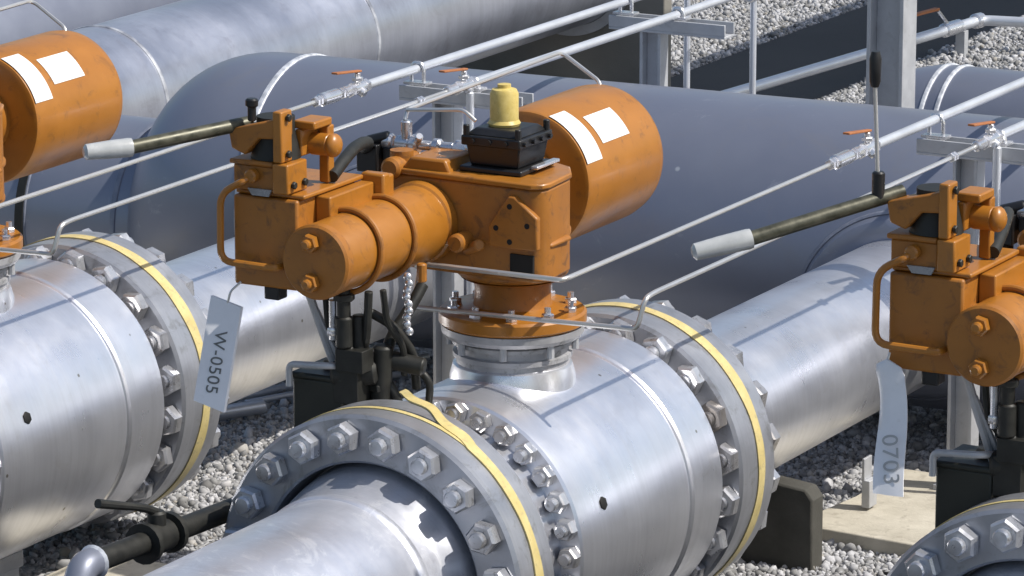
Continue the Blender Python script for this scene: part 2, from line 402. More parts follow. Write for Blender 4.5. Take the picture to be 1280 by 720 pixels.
# ------------------------------------------------------------------ pipes along the valve lines
def pipe_along_y(name, x, y0, y1, r, mat, label, grp=None, z=0, seams=(), hub=None):
    t = thing(name, (x, y0, GZ), label, 'pipe', grp)
    N = max(2, int(abs(y1-y0)/400))
    b = MB()
    prof = [(hub[0], y0), (hub[0]*.97, y0+hub[1]*.2), (r, y0+hub[1])] if hub else [(r, y0)]
    st = y0+(hub[1] if hub else 0)
    prof += [(r, st+(y1-st)*k/N) for k in range(1, N+1)]
    b.lathe(prof, (x,0,z), (0,1,0), 96, cap0=hub is None)
    part(b, 'pipe_wall', mat, t, ang=25)
    for y in seams:
        q = MB(); q.lathe([(r-1,y-6),(r+1.6,y-4),(r+2.4,y),(r+1.6,y+4),(r-1,y+6)], (x,0,z), (0,1,0), 96, False, False)
        part(q, 'weld_seam', M['weld2'], t)
    return t
HY, HZ, HR, PSI = 1045.0, 35.0, 214.0, math.radians(2.76)
def hdr_y(x): return HY + x*math.tan(PSI)
RL = ['smooth silver pipe running from the left valve back to the dark header',
      'smooth silver pipe running from the middle valve back to the header',
      'silver pipe behind the right hand valve, hidden below its actuator']
NL = ['silver pipe feeding the left valve from below the left edge of the photo',
      'scuffed silver pipe end in front of the middle valve, at the bottom centre',
      'silver pipe feeding the lower right valve flange']
for i, k in enumerate((-1, 0, 1)):
    x = k*SP
    t = thing('branch_pipe', (x, 46, GZ), RL[i], 'pipe', 'branch pipes to the header')
    b = MB(); b.lathe([(112,40),(109,70)]+[(107,70+j*180) for j in range(1,5)]+[(107, hdr_y(x)-60)], (x,0,-1), (0,1,0), 96, False, False)
    part(b, 'pipe_wall', M['silver'], t, ang=25)
    # collar where it enters the header
    R = []
    for j in range(73):
        a = 2*PI*j/72; row = []
        for rho, off in ((106,0),(120,7),(134,7),(142,-1)):
            px, pz = x+rho*math.cos(a), rho*math.sin(a)
            row.append((px, hdr_y(px)-math.sqrt((HR+off)**2-(pz-HZ)**2)/math.cos(PSI), pz))
        R.append(row)
    part(MB().rings(R, False, False, False), 'branch_collar', M['slate'], t)
    R = []
    for j in range(73):
        a = 2*PI*j/72; row = []
        for rho, off in ((139,-1),(141,2.5),(144,2.5),(146,-1)):
            px, pz = x+rho*math.cos(a), rho*math.sin(a)
            row.append((px, hdr_y(px)-math.sqrt((HR+off)**2-(pz-HZ)**2)/math.cos(PSI), pz))
        R.append(row)
    part(MB().rings(R, False, False, False), 'weld_seam', M['weld3'], t)
    t = thing('inlet_pipe', (x, -640, GZ), NL[i], 'pipe', 'inlet pipes in front of the valves')
    b = MB(); b.lathe([(137,-592),(134,-618),(130,-638),(122,-666),(118,-690)]+[(118,-700-260*j) for j in range(0,9)], (x,0,0), (0,1,0), 96, False, False)
    part(b, 'pipe_wall', M['silver2'], t, ang=25)
    q = MB(); q.lathe([(117,-686),(120,-690),(121,-696),(120,-702),(117,-706)], (x,0,0), (0,1,0), 96, False, False)
    part(q, 'weld_seam', M['silver2'], t)

# ------------------------------------------------------------------ header with its reducing shoulder
t = thing('header_pipe', (0, HY, GZ), 'thick dark slate header pipe crossing behind the middle actuator', 'pipe')
ax = Vector((math.cos(PSI), math.sin(PSI), 0))
def hp(x, r, a, zc): # point on header section at station x
    return (x - r*math.cos(a)*math.sin(PSI), HY+x*math.tan(PSI)+r*math.cos(a)*math.cos(PSI), zc+r*math.sin(a))
X_R = -1058.0
st = [(2600,HR,HZ),(1900,HR,HZ),(1200,HR,HZ),(500,HR,HZ),(-200,HR,HZ),(-700,HR,HZ),(X_R,HR,HZ),(X_R-52,HR,HZ)]
rs = 150.0
for k in range(1, 15):
    a = k/14*PI/2*.97
    drop = (HR-rs)*2*(1-math.cos(a))        # crown falls along a quarter round
    r = HR-drop/2
    st.append((X_R-52-172*math.sin(a), r, HZ-HR+r))
xs, r_, z_ = st[-1]
st += [(xs-12, r_, z_), (-1700, r_, z_), (-2600, r_, z_)]
b = MB(); b.rings([[hp(x, r, 2*PI*i/96, z) for i in range(96)] for x, r, z in st])
b.f = [tuple(reversed(f)) for f in b.f]
hw = part(b, 'pipe_wall', M['slate'], t, ang=30)
for x, r, zc, mt in ((X_R,HR,HZ,'weld'), (xs-30,r_,z_,'weld3'), (xs-190,r_,z_,'weld3')):
    R = [[hp(x+d, r+e, 2*PI*i/96, zc) for i in range(96)] for d, e in ((-6,-1),(-4,2.0),(0,2.8),(4,2.0),(6,-1))]
    part(MB().rings(R, True, False, False), 'weld_seam', M[mt], t)
# dark strap on the narrow part
R = [[hp(xs-195+d, r_+e, 2*PI*i/96, z_) for i in range(96)] for d, e in ((-7,0),(-7,5),(7,5),(7,0))]
part(MB().rings(R, True, False, False), 'strap', M['iron'], t, ang=20)

# far pipes
pipe_along_y('background_pipe', -1683, 900, 3062, 130, M['galv'], 'bright galvanised pipe at the top, running away behind the header', z=52,
             seams=(1380, 2080))
pipe_along_y('background_pipe', -2080, 700, 3062, 150, M['bluegrey'], 'blue grey pipe in the top left corner, behind the bright galvanised pipe', z=70)
# concrete wall the two far pipes run into
t = thing('concrete_wall', (-1850, 3060, GZ), 'shaded grey brown concrete wall at the top, where the bright galvanised pipe ends', 'wall')
part(MB().box(-2500,-1474,3060,3095,GZ-4,430), 'wall_panel', M['pier'], t, bevel=3)
part(MB().lathe([(131,3044),(150,3046),(150,3058),(131,3059)], (-1683,0,52), (0,1,0), 64, False, False), 'pipe_sleeve', M['galvsteel'], t)
# header-like pipe at the right edge far behind
t = thing('background_pipe', (-300, 2300, GZ), 'dark blue grey pipe with a double weld ring, behind the tall steel column', 'pipe')
b = MB(); b.lathe([(40,-640),(90,-632),(122,-605),(132,-560)]+[(132,-560+k*400) for k in range(1,6)], (0,2300,-66), (1,0,0), 96)
part(b, 'pipe_wall', M['slate'], t, ang=30)
for x in (-520,-548):
    part(MB().lathe([(131,x-5),(134.5,x-3),(135,x),(134.5,x+3),(131,x+5)], (0,2300,-66), (1,0,0), 96, False, False), 'weld_seam', M['weld'], t)
t2 = part(MB().box(-420,-340,2250,2350,GZ,-190), 'footing', M['concrete'], t)

# tall column under the added deck (out of view, throws the broad shadow)
t = thing('steel_column', (-523, 2000, GZ), 'tall galvanised steel column at the upper right', 'column')
b = MB(); b.box(-556,-549,1975,2031,GZ,1054).box(-497,-490,1975,2031,GZ,1054).box(-549,-497,2000,2006,GZ,1054)
part(b, 'post', M['galvsteel'], t, bevel=1)
part(MB().box(-575,-471,1950,2056,GZ,GZ+8), 'base_plate', M['galvsteel'], t, bevel=1)

# ------------------------------------------------------------------ concrete bits on the ground
CL = ['shaded concrete pedestal under the left branch pipe', 'dark shaded concrete pedestal beside the far flange of the middle valve', 'concrete pedestal under the right branch pipe']
for i, k in ((1,0),(2,1)):
    x = k*SP
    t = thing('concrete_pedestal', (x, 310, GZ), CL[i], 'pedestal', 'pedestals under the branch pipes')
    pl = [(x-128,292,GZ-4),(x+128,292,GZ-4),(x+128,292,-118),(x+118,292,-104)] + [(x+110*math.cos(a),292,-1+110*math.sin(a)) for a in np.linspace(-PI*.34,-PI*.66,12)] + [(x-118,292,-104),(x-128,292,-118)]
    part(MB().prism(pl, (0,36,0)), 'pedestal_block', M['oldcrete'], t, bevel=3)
SL = ['concrete footing in the gap left of the left valve', 'concrete footing between the left and the middle pipe, mostly hidden', 'pale sunlit concrete footing on the gravel below the curled tag']
for i, k in enumerate((-2,-1,0)):
    x = k*SP
    t = thing('concrete_footing', (x+200, 560, GZ), SL[i], 'footing', 'footings of the tube supports')
    pl = [(x+40,420,GZ-3),(x+236,404,GZ-3),(x+262,440,GZ-3),(x+225,470,GZ-3),(x+250,560,GZ-3),(x+262,740,GZ-3),(x+60,740,GZ-3),(x+60,580,GZ-3)]
    part(MB().prism(pl, (0,0,26)), 'footing_slab', M['concrete'], t, bevel=2)
    q = MB(); q.box(x+96,x+108,520,545,-188,-150).box(x+96,x+100,520,545,-150,-120)
    part(q, 'anchor_bracket', M['galvsteel'], t, bevel=1)
t = thing('concrete_footing', (-640, -200, GZ), 'small pale concrete block on the ground at the lower left, beside the scuffed pipe', 'footing')
part(MB().box(-690,-560,-300,-150,GZ-3,-186), 'footing_slab', M['concrete'], t, bevel=2)

exec_actuators = True
# ------------------------------------------------------------------ actuator
AX, AZ = -53.0, 373.0
AL = ['orange actuator at the left edge, only its big spring can and stem flange in view',
      'orange actuator in the middle with black indicator box and yellow cap',
      'orange actuator at the right edge with a thin upright black knobbed rod']
def make_actuator():
    t = thing('valve_actuator', (0,-288,232), AL[1], 'actuator', 'orange actuators on the valves')
    O, O2 = M['orange'], M['orange2']
    # base flange, bolts, neck
    b = MB(); b.lathe([(84,232.6),(88,236),(88,247),(85,250),(60,251),(46,256)], (0,-288,0), (0,0,1), 64)
    fl = part(b, 'base_flange', O, t, ang=30)
    for i in range(10):
        a = 2*PI*i/10+.16
        c = (72*math.cos(a), -288+72*math.sin(a), 250)
        q = MB(); q.hexnut(c, (0,0,1), 7.5, 7, .3*i); q.cyl(c, (c[0],c[1],264), 4, n=10)
        part(q, 'bolt', M['steel'], t, fl)
    b = MB(); b.lathe([(50,250),(46,258),(45,276),(47,285),(58,288),(62,290)], (0,-288,0), (0,0,1), 64)
    part(b, 'neck', O2, t, ang=40)
    # housing : octagonal drum plus the yoke box towards -X
    b = MB()
    oc = [(-136,-350),(62,-359),(73,-352),(77,-340),(72,-280),(54,-250),(20,-232),(-136,-232)]
    b.prism([(x,y,300) for x,y in oc], (0,0,112))
    b.lathe([(58,290),(66,293),(68,301),(66,304),(66,338),(69,342),(69,347),(66,351),(66,398)], (0,-288,0), (0,0,1), 56)
    b.box(60,80,-340,-285,340,347,3,3)
    hs = part(b, 'housing', O2, t, bevel=4, ang=40)
    b = MB(); b.prism([(x*1.03,-288+(y+288)*1.04,412) for x,y in oc], (0,0,7))
    part(b, 'housing_lid', O, t, hs, bevel=2)
    pl = [(10,-356,341),(10,-356,366),(36,-356,403),(44,-356,403),(74,-356,380),(74,-356,341)]
    pp_ = part(MB().prism(pl, (0,-10,0)), 'cover_plate', O2, t, hs, bevel=2)
    q = MB()
    for hx, hz in ((38,391),(20,364),(61,370),(38,349)):
        part(MB().cyl((hx,-364,hz),(hx,-366.4,hz),3.4,n=12), 'screw_hole', M['hole'], t, hs)
    q = MB(); q.box(36,66,-361,-350,306,334); part(q, 'recess', M['hole'], t, hs)
    q = MB(); q.rod((-26,-352,343),(-26,-382,343),11); q.rod((-26,-352,330),(2,-372,343),7)
    part(q, 'port_boss', O2, t, hs)
    q = MB(); q.prism([(-122,-348,412),(-48,-348,412),(-58,-348,433),(-104,-348,433)], (0,62,0))
    part(q, 'top_lug', O, t, hs, bevel=3)
    q = MB(); q.rod((-126,-360,418),(-126,-300,418),13); q.cyl((-126,-330,418),(-126,-330,436),14)
    part(q, 'breather', O2, t, hs)
    # hydraulic cylinder on -Y side
    def lat(prof, n=56, cap0=True, cap1=True): return MB().lathe(prof, (AX,0,AZ), (0,1,0), n, cap0, cap1)
    hc = part(lat([(41,-642),(42.5,-638),(46,-426),(48.5,-424),(49,-410),(46,-408),(46,-352)]), 'hydraulic_cylinder', O, t, ang=30)
    ec = part(lat([(41,-655),(43.5,-652),(43.5,-641)]), 'end_cap', O2, t, ang=30)
    for dz in (23,-23):
        q = MB(); q.hexnut((AX-3,-655,AZ+dz),(0,-1,0),11,10,.3); q.lathe([(6,0),(6,15),(4,17)],(AX-3,-655,AZ+dz),(0,-1,0),12)
        part(q, 'bolt', O, t, ec, ang=25)
    for y in (-585,-508):
        pts = [(AX+47.5*math.cos(a), y+6*math.sin(a*1.0), AZ+47.5*math.sin(a)) for a in np.linspace(2.2,-1.9,40)]
        part(MB().tube(pts, 3.6, 0), 'strap_tube', M['oldlever'] if False else O2, t, hc)
    # spring can
    b = lat([(60,-214),(82,-100),(86,-96),(87,-90),(87,40),(84,52),(74,60),(50,66),(20,69)], 96)
    b2 = lat([(46,-230),(46,-96),(84,-95)], 64)
    can = part(lat([(30,-150),(81,-151),(86,-149),(87.5,-144),(87.5,-60),(87.5,40),(86,52),(80,61),(60,68),(20,72)], 96), 'spring_can', O, t, ang=30)
    part(lat([(52,-234),(52,-224),(44,-222),(44,-148)], 56), 'can_neck', O2, t, can)
    for (y0,y1,a0,a1) in ((-147,-108,19,70),(-93,-22,30,57)):
        R = []
        for i in range(15):
            a = math.radians(a0+(a1-a0)*i/14)
            R.append([(AX+r*math.cos(a), y, AZ+r*math.sin(a)) for r, y in ((87.7,y0),(88.4,y0),(88.4,y1),(87.7,y1))])
        part(MB().rings(R), 'paper_label', M['sheet'], t, can)
    # manifold block left of the cylinder
    b = MB(); b.box(-169,-84,-640,-508,333,438)
    bl = part(b, 'manifold_block', O2, t, bevel=3)
    q = MB(); q.box(-169,-78,-634,-500,438.3,444); q.box(-83.7,-64,-600,-500.5,400,437); part(q, 'block_lid', O, t, bl, bevel=2)
    q = MB(); q.box(-83.5,-52,-499.5,-484,392,446); q.box(-83,-60,-483.5,-460,412,440); part(q, 'mount_lug', O, t, bl, bevel=3)
    q = MB(); q.box(-132,-112,-636,-616,318,334); part(q, 'drain_fitting', M['black'], t, bl, bevel=2)
    for (x,y,z) in ((-76,-610,398),(-74,-575,404),(-72,-545,410)):
        q = MB(); q.rod((-86,y,z),(-70,y,z),9,12); q.cyl((-70,y,z),(-62,y,z),5,n=10); part(q, 'plug', O2 if y!=-575 else M['iron'], t, bl)
    q = MB(); q.tube([(-144,-640,460),(-144,-656,459),(-176,-656,441),(-177,-656,362),(-104,-656,361),(-104,-640,361)], 4.2, 16)
    part(q, 'guard_rail', O, t, bl)
    # hand pump bracket
    b = MB(); b.box(-168,-114,-640,-590,444.5,474).box(-172,-114,-643,-586,474,480)
    hp_ = part(b, 'hand_pump', O2, t, bevel=2)
    q = MB(); q.rod((-140,-640,463),(-140,-652,463),8,14); part(q, 'knob', O, t, hp_)
    q = MB(); q.prism([(-148,-643,448),(-116,-643,448),(-120,-643,440),(-142,-643,440)], (0,3,0)); part(q, 'name_plate', M['window'], t, hp_)
    q = MB(); q.lathe([(29,480.5),(26,496),(22,512),(22,528)], (-128,-612,0), (0,0,1), 24); part(q, 'pump_boot', M['rubber'], t, hp_)
    q = MB(); q.box(-112,-100,-646,-622,480.5,540).box(-112.5,-92,-647,-603,445,480); sp_ = part(q, 'side_plate', O, t, hp_, bevel=2)
    for (y,z) in ((-634,532),(-634,490),(-636,455),(-612,455)):
        part(MB().hexnut((-99 if z>480 else -91.5,y,z),(1,0,0),4.5,4), 'bolt', M['iron'], t, sp_)
    q = MB(); q.prism([(-172,-644,514),(-104,-644,532),(-104,-644,508),(-132,-644,506),(-150,-644,486),(-168,-644,492)], (0,30,0)); part(q, 'pump_arm', O2, t, hp_, bevel=2)
    q = MB(); q.box(-110,-101,-600,-556,480.5,512).box(-113,-84,-600,-560,512.5,522).box(-99,-86,-566,-552,445,512); part(q, 'rear_bracket', O, t, hp_, bevel=2)
    q = MB(); q.rod((-104,-575,492),(-76,-575,492),13,20); q.ball((-74,-575,492),14,.7,1,1); part(q, 'round_knob', O, t, hp_)
    # indicator box on top
    b = MB(); b.box(-47,36,-334,-250,419,426).box(-37,27,-324,-260,426,452,-4,-4).box(-46,33,-331,-250,450,462).box(-42,29,-327,-254,462,470,9,9)
    ib = part(b, 'indicator_box', M['black'], t, bevel=2)
    for x in (-41,28):
        for y in (-326,-256): part(MB().rod((x,y,452),(x,y,474),4,10), 'box_screw', M['black'], t, ib)
    for y in (-322,-300,-280,-260): part(MB().cyl((31,y,456),(37,y,456),3,n=8), 'box_screw', M['black'], t, ib)
    for x in (-30,-8,14): part(MB().cyl((x,-329,456),(x,-334,456),3,n=8), 'box_screw', M['black'], t, ib)
    q = MB(); q.box(29,50,-330,-250,414,418.6).box(37,46,-312,-256,425,429); part(q, 'bracket_plate', M['steel'], t, ib, bevel=1)
    q = MB(); q.lathe([(18,470),(19.5,473),(17,477),(17,508),(14.5,513),(8,515),(8,519),(3,520)], (-9,-292,0), (0,0,1), 32); part(q, 'yellow_cap', M['brass'], t, ib, ang=30)
    # fittings chain, solenoid, hose
    q = MB()
    for x0,x1,r in ((-52,-30,11),(-70,-52,7),(-82,-70,10),(-100,-82,6),(-132,-112,9),(-112,-100,12),(-150,-136,10)): q.rod((x0,-330,446),(x1,-330,446),r,14)
    q.rod((-118,-330,440),(-118,-330,474),7,12); q.rod((-104,-330,446),(-92,-345,460),5,10); q.ball((-28,-330,448),12)
    ft = part(q, 'fitting_chain', M['steel'], t)
    q = MB(); q.box(-92,-70,-326,-318,414,434); part(q, 'terminal_box', M['sock'], t, ft, bevel=2)
    q = MB(); q.box(-126,-104,-336,-320,412,436); part(q, 'solenoid_plug', M['sock'], t, ft, bevel=2)
    q = MB(); q.box(-176,-148,-350,-320,410,444); q.rod((-162,-335,392),(-162,-335,412),9,12); q.rod((-168,-338,444),(-140,-330,452),8,12); q.box(-146,-128,-340,-322,424,440)
    part(q, 'solenoid', M['black'], t, ft, bevel=2)
    q = MB(); q.box(-70,-30,-320,-300,424,432); part(q, 'support_bar', O2, t, ft)
    pts = [(-84,-562,452),(-92,-520,464),(-108,-470,467),(-126,-420,462),(-146,-372,452),(-166,-346,438)]
    part(MB().tube(pts, 7.5, 18, 12), 'hose', M['rubber'], t)
    # thin tube from can head to the fittings
    q = MB(); q.tube([(-55,52,452),(-60,56,462),(-120,68,492),(-120,-324,486),(-120,-330,474)], 2.7, 14, 8)
    q.tube([(-120,-326,486),(-40,-330,494),(-24,-330,482)], 2.4, 8, 8)
    part(q, 'vent_tube', M['tube'], t, can)
    # hanging gear below : struts, hoses, dark manifold, box
    q = MB(); q.tube([(-98,-600,334),(-88,-590,290),(-72,-575,226)], 5, 10, 10); q.tube([(-88,-592,300),(-62,-570,222)], 3.5, 0, 8)
    part(q, 'drain_tube', M['galvsteel'], t)
    q = MB()
    q.rod((-48,-600,345),(-48,-598,286),8,14); q.rod((-48,-598,300),(-48,-598,262),10.5,14); q.rod((-48,-598,262),(-30,-560,226),10,14)
    q.tube([(-48,-598,270),(-40,-590,240),(-20,-560,226),(0,-560,200),(0,-545,150)], 6, 14, 12)
    q.rod((-70,-590,226),(-20,-570,232),16,14); q.box(-62,-30,-600,-566,196,240); q.rod((-16,-565,262),(-20,-565,180),12,14)
    q.tube([(0,-500,322),(-4,-520,300),(-16,-545,270),(-18,-560,240)], 7, 14, 12)
    q.rod((-78,-580,212),(-54,-580,212),14,12); q.box(-40,-8,-575,-545,150,190)
    q.tube([(-78,-590,330),(-74,-590,280),(-60,-575,250),(-66,-560,215),(-44,-555,195)], 4, 12, 10); q.tube([(-20,-590,330),(-24,-588,280),(-34,-580,250)], 5, 12, 10); q.tube([(-10,-575,330),(-8,-570,290),(6,-556,262),(2,-548,225)], 4, 12, 10)
    for (x_,y_,z_q) in ((-48,-598,318),(-20,-566,208),(-70,-566,232),(-2,-548,170)): q.hexnut((x_,y_,z_q),(0,0,1),13,9)
    q.rod((-36,-585,300),(-36,-585,232),9,14); q.rod((-28,-560,246),(28,-545,236),11,14); q.box(-56,-20,-606,-580,236,262); q.rod((-96,-580,196),(-40,-580,196),12,14)
    q.tube([(6,-540,236),(30,-536,220),(24,-530,190),(14,-520,150)], 4.5, 16, 12); q.tube([(-30,-570,300),(-6,-560,286),(10,-540,250),(8,-530,206)], 5.5, 14, 12)
    q.rod((-88,-560,236),(-88,-560,186),10,12); q.rod((-2,-548,190),(-2,-548,120),13,14)
    part(q, 'hose_manifold', M['iron'], t, bevel=1.5)
    q = MB(); q.rod((-62,-600,318),(-62,-600,270),4.5,10); q.hexnut((-62,-600,276),(0,0,1),7,9)
    part(q, 'steel_fitting', M['steel'], t)
    q = MB(); q.rod((24,-552,186),(24,-552,172),6,10); q.hexnut((24,-552,160),(0,0,1),8,12); part(q, 'brass_fitting', M['brass'], t)
    q = MB()
    for k in range(9):
        z = 345-k*8; q.ball((14+2*math.sin(k*1.7),-560,z), 5.2, 1, .8, 1)
    part(q, 'chain', M['steel'], t)
    q = MB(); q.rod((10,-520,352),(10,-520,330),6,10); part(q, 'orange_fitting', O, t)
    q = MB(); q.box(-150,-84,-545,-470,118,206); q.box(-152,-82,-547,-468,204,212)
    dbx = part(q, 'reservoir_box', M['darkbox'], t, bevel=3)
    q = MB(); q.tube([(-150,-552,196),(-150,-552,222),(-96,-552,226),(-80,-520,222)], 4, 8, 10)
    part(q, 'box_bracket', M['galvsteel'], t, dbx)
    for o in kids(t):
        if o.name.split('.')[0] not in ('base_flange', 'neck', 'housing', 'indicator_box', 'reservoir_box'):
            o.location = SH*S
    return t
SH = Vector((-32, 53.5, -14.4))
a2 = make_actuator(); a1 = dup(a2, -SP, AL[0]); a3 = dup(a2, SP, AL[2])
for o in kids(a3):
    if o.location.length > 0: o.location.x += 11*S

def lever(act, dx, tip, mid, up):
    """hand lever with grey grip and the upright pin / rod: a part of its actuator"""
    base = act
    p0 = Vector((dx-166,-632,517)); m = Vector(mid); e = Vector(tip)
    q = MB(); q.tube([p0+(p0-m)*.12, p0, m, m+(e-m)*.5], 8, 0, 12)
    lv = part(q, 'hand_lever', M['oldlever'], act); lv.location = SH*S
    d = (e-m).normalized()
    q = MB(); q.lathe([(10.5,0),(11,4),(10.5,(e-m).length*.5),(9,(e-m).length-3),(5,(e-m).length)], m, d, 16)
    part(q, 'grip', M['clear'], act, lv)
    c = Vector((dx-172,-641,521)) if up > 100 else Vector((dx-146,-634,524))
    q = MB()
    if up < 100:
        q.rod(c, c+Vector((0,0,up)), 5, 12); q.rod(c+Vector((0,0,up-6)), c+Vector((0,0,up+4)), 7.5, 12)
        part(q, 'lock_pin', M['black'], act).location = SH*S
    else:
        q.tube([c, c+Vector((-6,0,up-34))], 2.3, 0, 10); pin = part(q, 'upright_rod', M['tube'], act); pin.location = SH*S
        q = MB(); q.lathe([(4,up-36),(6,up-30),(6.6,up-6),(4.5,up+2)], c+Vector((-6,0,0)), (0,0,1), 14)
        part(q, 'rod_knob', M['black'], act, pin)
        part(MB().rod(c+Vector((0,0,-8)), c+Vector((0,0,24)), 7, 12), 'rod_socket', M['black'], act, pin)
lever(a2, 0, (-265,-800,506), (-228,-758,508), 22)
lever(a3, SP, (SP-312,-800,474), (SP-264,-758,486), 150)
lever(a1, -SP, (-265-SP,-800,506), (-228-SP,-758,508), 22)

# ------------------------------------------------------------------ hanging tags
def text_mesh(txt, size, mat, name):
    cu = bpy.data.curves.new('lettering', 'FONT'); cu.body = txt; cu.size = size; cu.align_x = 'CENTER'; cu.align_y = 'CENTER'; cu.extrude = .0004
    cu.space_character = 1.05
    o = bpy.data.objects.new('lettering_tmp', cu); COL.objects.link(o)
    dg = bpy.context.evaluated_depsgraph_get(); me = bpy.data.meshes.new_from_object(o.evaluated_get(dg))
    bpy.data.objects.remove(o); me.materials.clear(); me.materials.append(mat); me.name = name
    r = bpy.data.objects.new(name, me); COL.objects.link(r); return r
def frame(origin, xdir, ydir):
    x = Vector(xdir).normalized(); y = Vector(ydir); y = (y-x*x.dot(y)).normalized(); z = x.cross(y)
    m = Matrix((x, y, z)).transposed().to_4x4(); m.translation = Vector(origin)*S; return m
# flat tag on a wire by the middle actuator
t = thing('hanging_tag', (-185,-655,316), 'flat grey rectangular tag with dark number, hanging from the middle actuator', 'tag')
c = [(-191.4,-655,319.4),(-154.2,-650,308.6),(-154.7,-690,193.6),(-191.9,-695,204.4)]
part(MB().prism(c, (1.2,3,0)), 'tag_plate', M['tag'], t)
part(MB().tube([(-172,-652,308),(-168,-650,326),(-160,-640,336)], 1.4, 4, 6), 'wire', M['tube'], t); t.location += SH*S
dwn = (Vector(c[3])-Vector(c[0])); acr = (Vector(c[1])-Vector(c[0])); nrm = dwn.cross(acr).normalized()
ctr = sum((Vector(q) for q in c), Vector())/4 + nrm*.5 + dwn*.08 - Vector(t['base'])
o = text_mesh('W-0505', 21*S, M['ink'], 'lettering'); o.parent = t
o.matrix_local = frame(ctr, dwn, acr)
# curled round-ended tag under the right actuator
t = thing('hanging_tag', (SP-165,-655,345), 'curled grey round topped tag with a faded number, hanging below the right actuator', 'tag')
R = []
N = 18
for i in range(N+1):
    f = i/N; z = 346-136*f; x = SP-164+25*f+2*math.sin(f*5)
    w = 17 if f > .12 else 17*math.sqrt(max(0, 1-((.12-f)/.12)**2))+.5
    y = -655-38*f+5*math.sin(f*4.2)
    curl = -9*math.exp(-((f-.3)/.3)**2)
    R.append([(x-w, y-curl, z), (x-w*.55, y+1, z), (x, y, z), (x+w, y+2, z), (x+w, y+3.4, z), (x, y+1.4, z), (x-w*.55, y+2.4, z), (x-w-.2, y-curl+1.4, z)])
b = MB().rings(R)
part(b, 'tag_plate', M['tag'], t, ang=50)
part(MB().tube([(SP-164,-654,340),(SP-163,-648,352)], 1.4, 0, 6), 'wire', M['tube'], t); t.location += (SH+Vector((11,0,0)))*S
o = text_mesh('0703', 26*S, M['ink2'], 'lettering'); o.parent = t
o.matrix_local = frame(Vector((SP-144,-686,246))-Vector(t['base']), (.19,-.28,-1), (1,.05,.19))

# ------------------------------------------------------------------ instrument tubing
def ball_valve(t, x, y, z, hdl=True):
    q = MB(); q.rod((x,y-16,z),(x,y+16,z),8.5,14); q.hexnut((x,y-16,z),(0,-1,0),10,9); q.hexnut((x,y+16,z),(0,1,0),10,9); q.rod((x,y,z),(x,y,z+22),4.5,12); q.hexnut((x,y,z+10),(0,0,1),8,6)
    q.rod((x,y,z),(x+12,y,z-8),7,12)
    v = part(q, 'small_valve', M['steel'], t, ang=30)
    if hdl:
        q = MB(); q.prism([(x-3,y+6,z+22),(x+4,y+6,z+22),(x-2,y-52,z+27),(x-12,y-52,z+27)], (0,0,3)); part(q, 'handle', M['lever'], t, v, bevel=.8)
def union(q, x, y, z, r=7):
    q.hexnut((x,y,z),(0,1,0),r,7); q.hexnut((x,y+9,z),(0,1,0),r,6); q.cyl((x,y-1,z),(x,y+16,z),r*.7,n=12); return q
TL = ['upper of the two thin steel tubes running from the left valve past the indicator box',
      'lower of the two thin steel tubes running from the left valve past the indicator box',
      'thin steel tube from the middle actuator stem to the valve beside the upright rod',
      'thin steel tube from the middle stem flange to the small valve on the right support']
n_ = 0
for k in (-1, 0):
    dx = k*SP; Zt = 318 if k == 0 else 315
    # tube one
    t = thing('instrument_tube', (dx+121,-387,Zt), TL[n_], 'tube', 'instrument tubes along the pipes'); n_ += 1
    yv = 462 if k == 0 else 520
    x1 = dx+121
    part(MB().tube([(dx-78,-380,Zt-8),(dx-64,-387,Zt-2),(x1-3,-387,Zt-1),(x1,-375,Zt),(x1,yv,Zt)], 3.1, 9, 10), 'tube_run', M['tube'], t)
    part(MB().rod((x1,yv,Zt),(x1,3800,Zt-8),6.5,14), 'conduit', M['conduit'], t)
    q = MB(); union(q, x1, yv-118, Zt, 7.5); q.rod((x1,yv-102,Zt),(x1,yv-56,Zt),9.5,14); union(q, x1, yv-50, Zt, 8.5); q.rod((x1,yv-40,Zt),(x1,yv-12,Zt),8,12)
    part(q, 'check_valve', M['steel'], t, ang=30)
    ball_valve(t, x1, yv, Zt)
    # tube two
    x2 = dx+211; Z2 = 302; y2 = 664
    t = thing('instrument_tube', (x2,-365,Z2), TL[n_], 'tube', 'instrument tubes along the pipes'); n_ += 1
    part(MB().tube([(dx-92,-340,AZ-50),(dx-92,-365,256),(x2-7,-365,264),(x2,-358,Z2-2),(x2,-335,Z2),(x2,y2,Z2)], 3.1, 9, 10), 'tube_run', M['tube'], t)
    part(MB().rod((x2,y2,Z2),(x2,3800,Z2-12),6.5,14), 'conduit', M['conduit'], t)
    part(union(MB(), x2, y2-135, Z2, 6.5), 'union', M['steel'], t, ang=30)
    part(MB().rod((x2,y2-50,Z2),(x2,y2-16,Z2),7.5,12), 'union', M['steel'], t, ang=30)
    ball_valve(t, x2, y2, Z2)
    part(MB().rod((x2+10,y2,Z2-8),(x2+10,y2,GZ+20),6,12), 'drain_leg', M['conduit'], t)
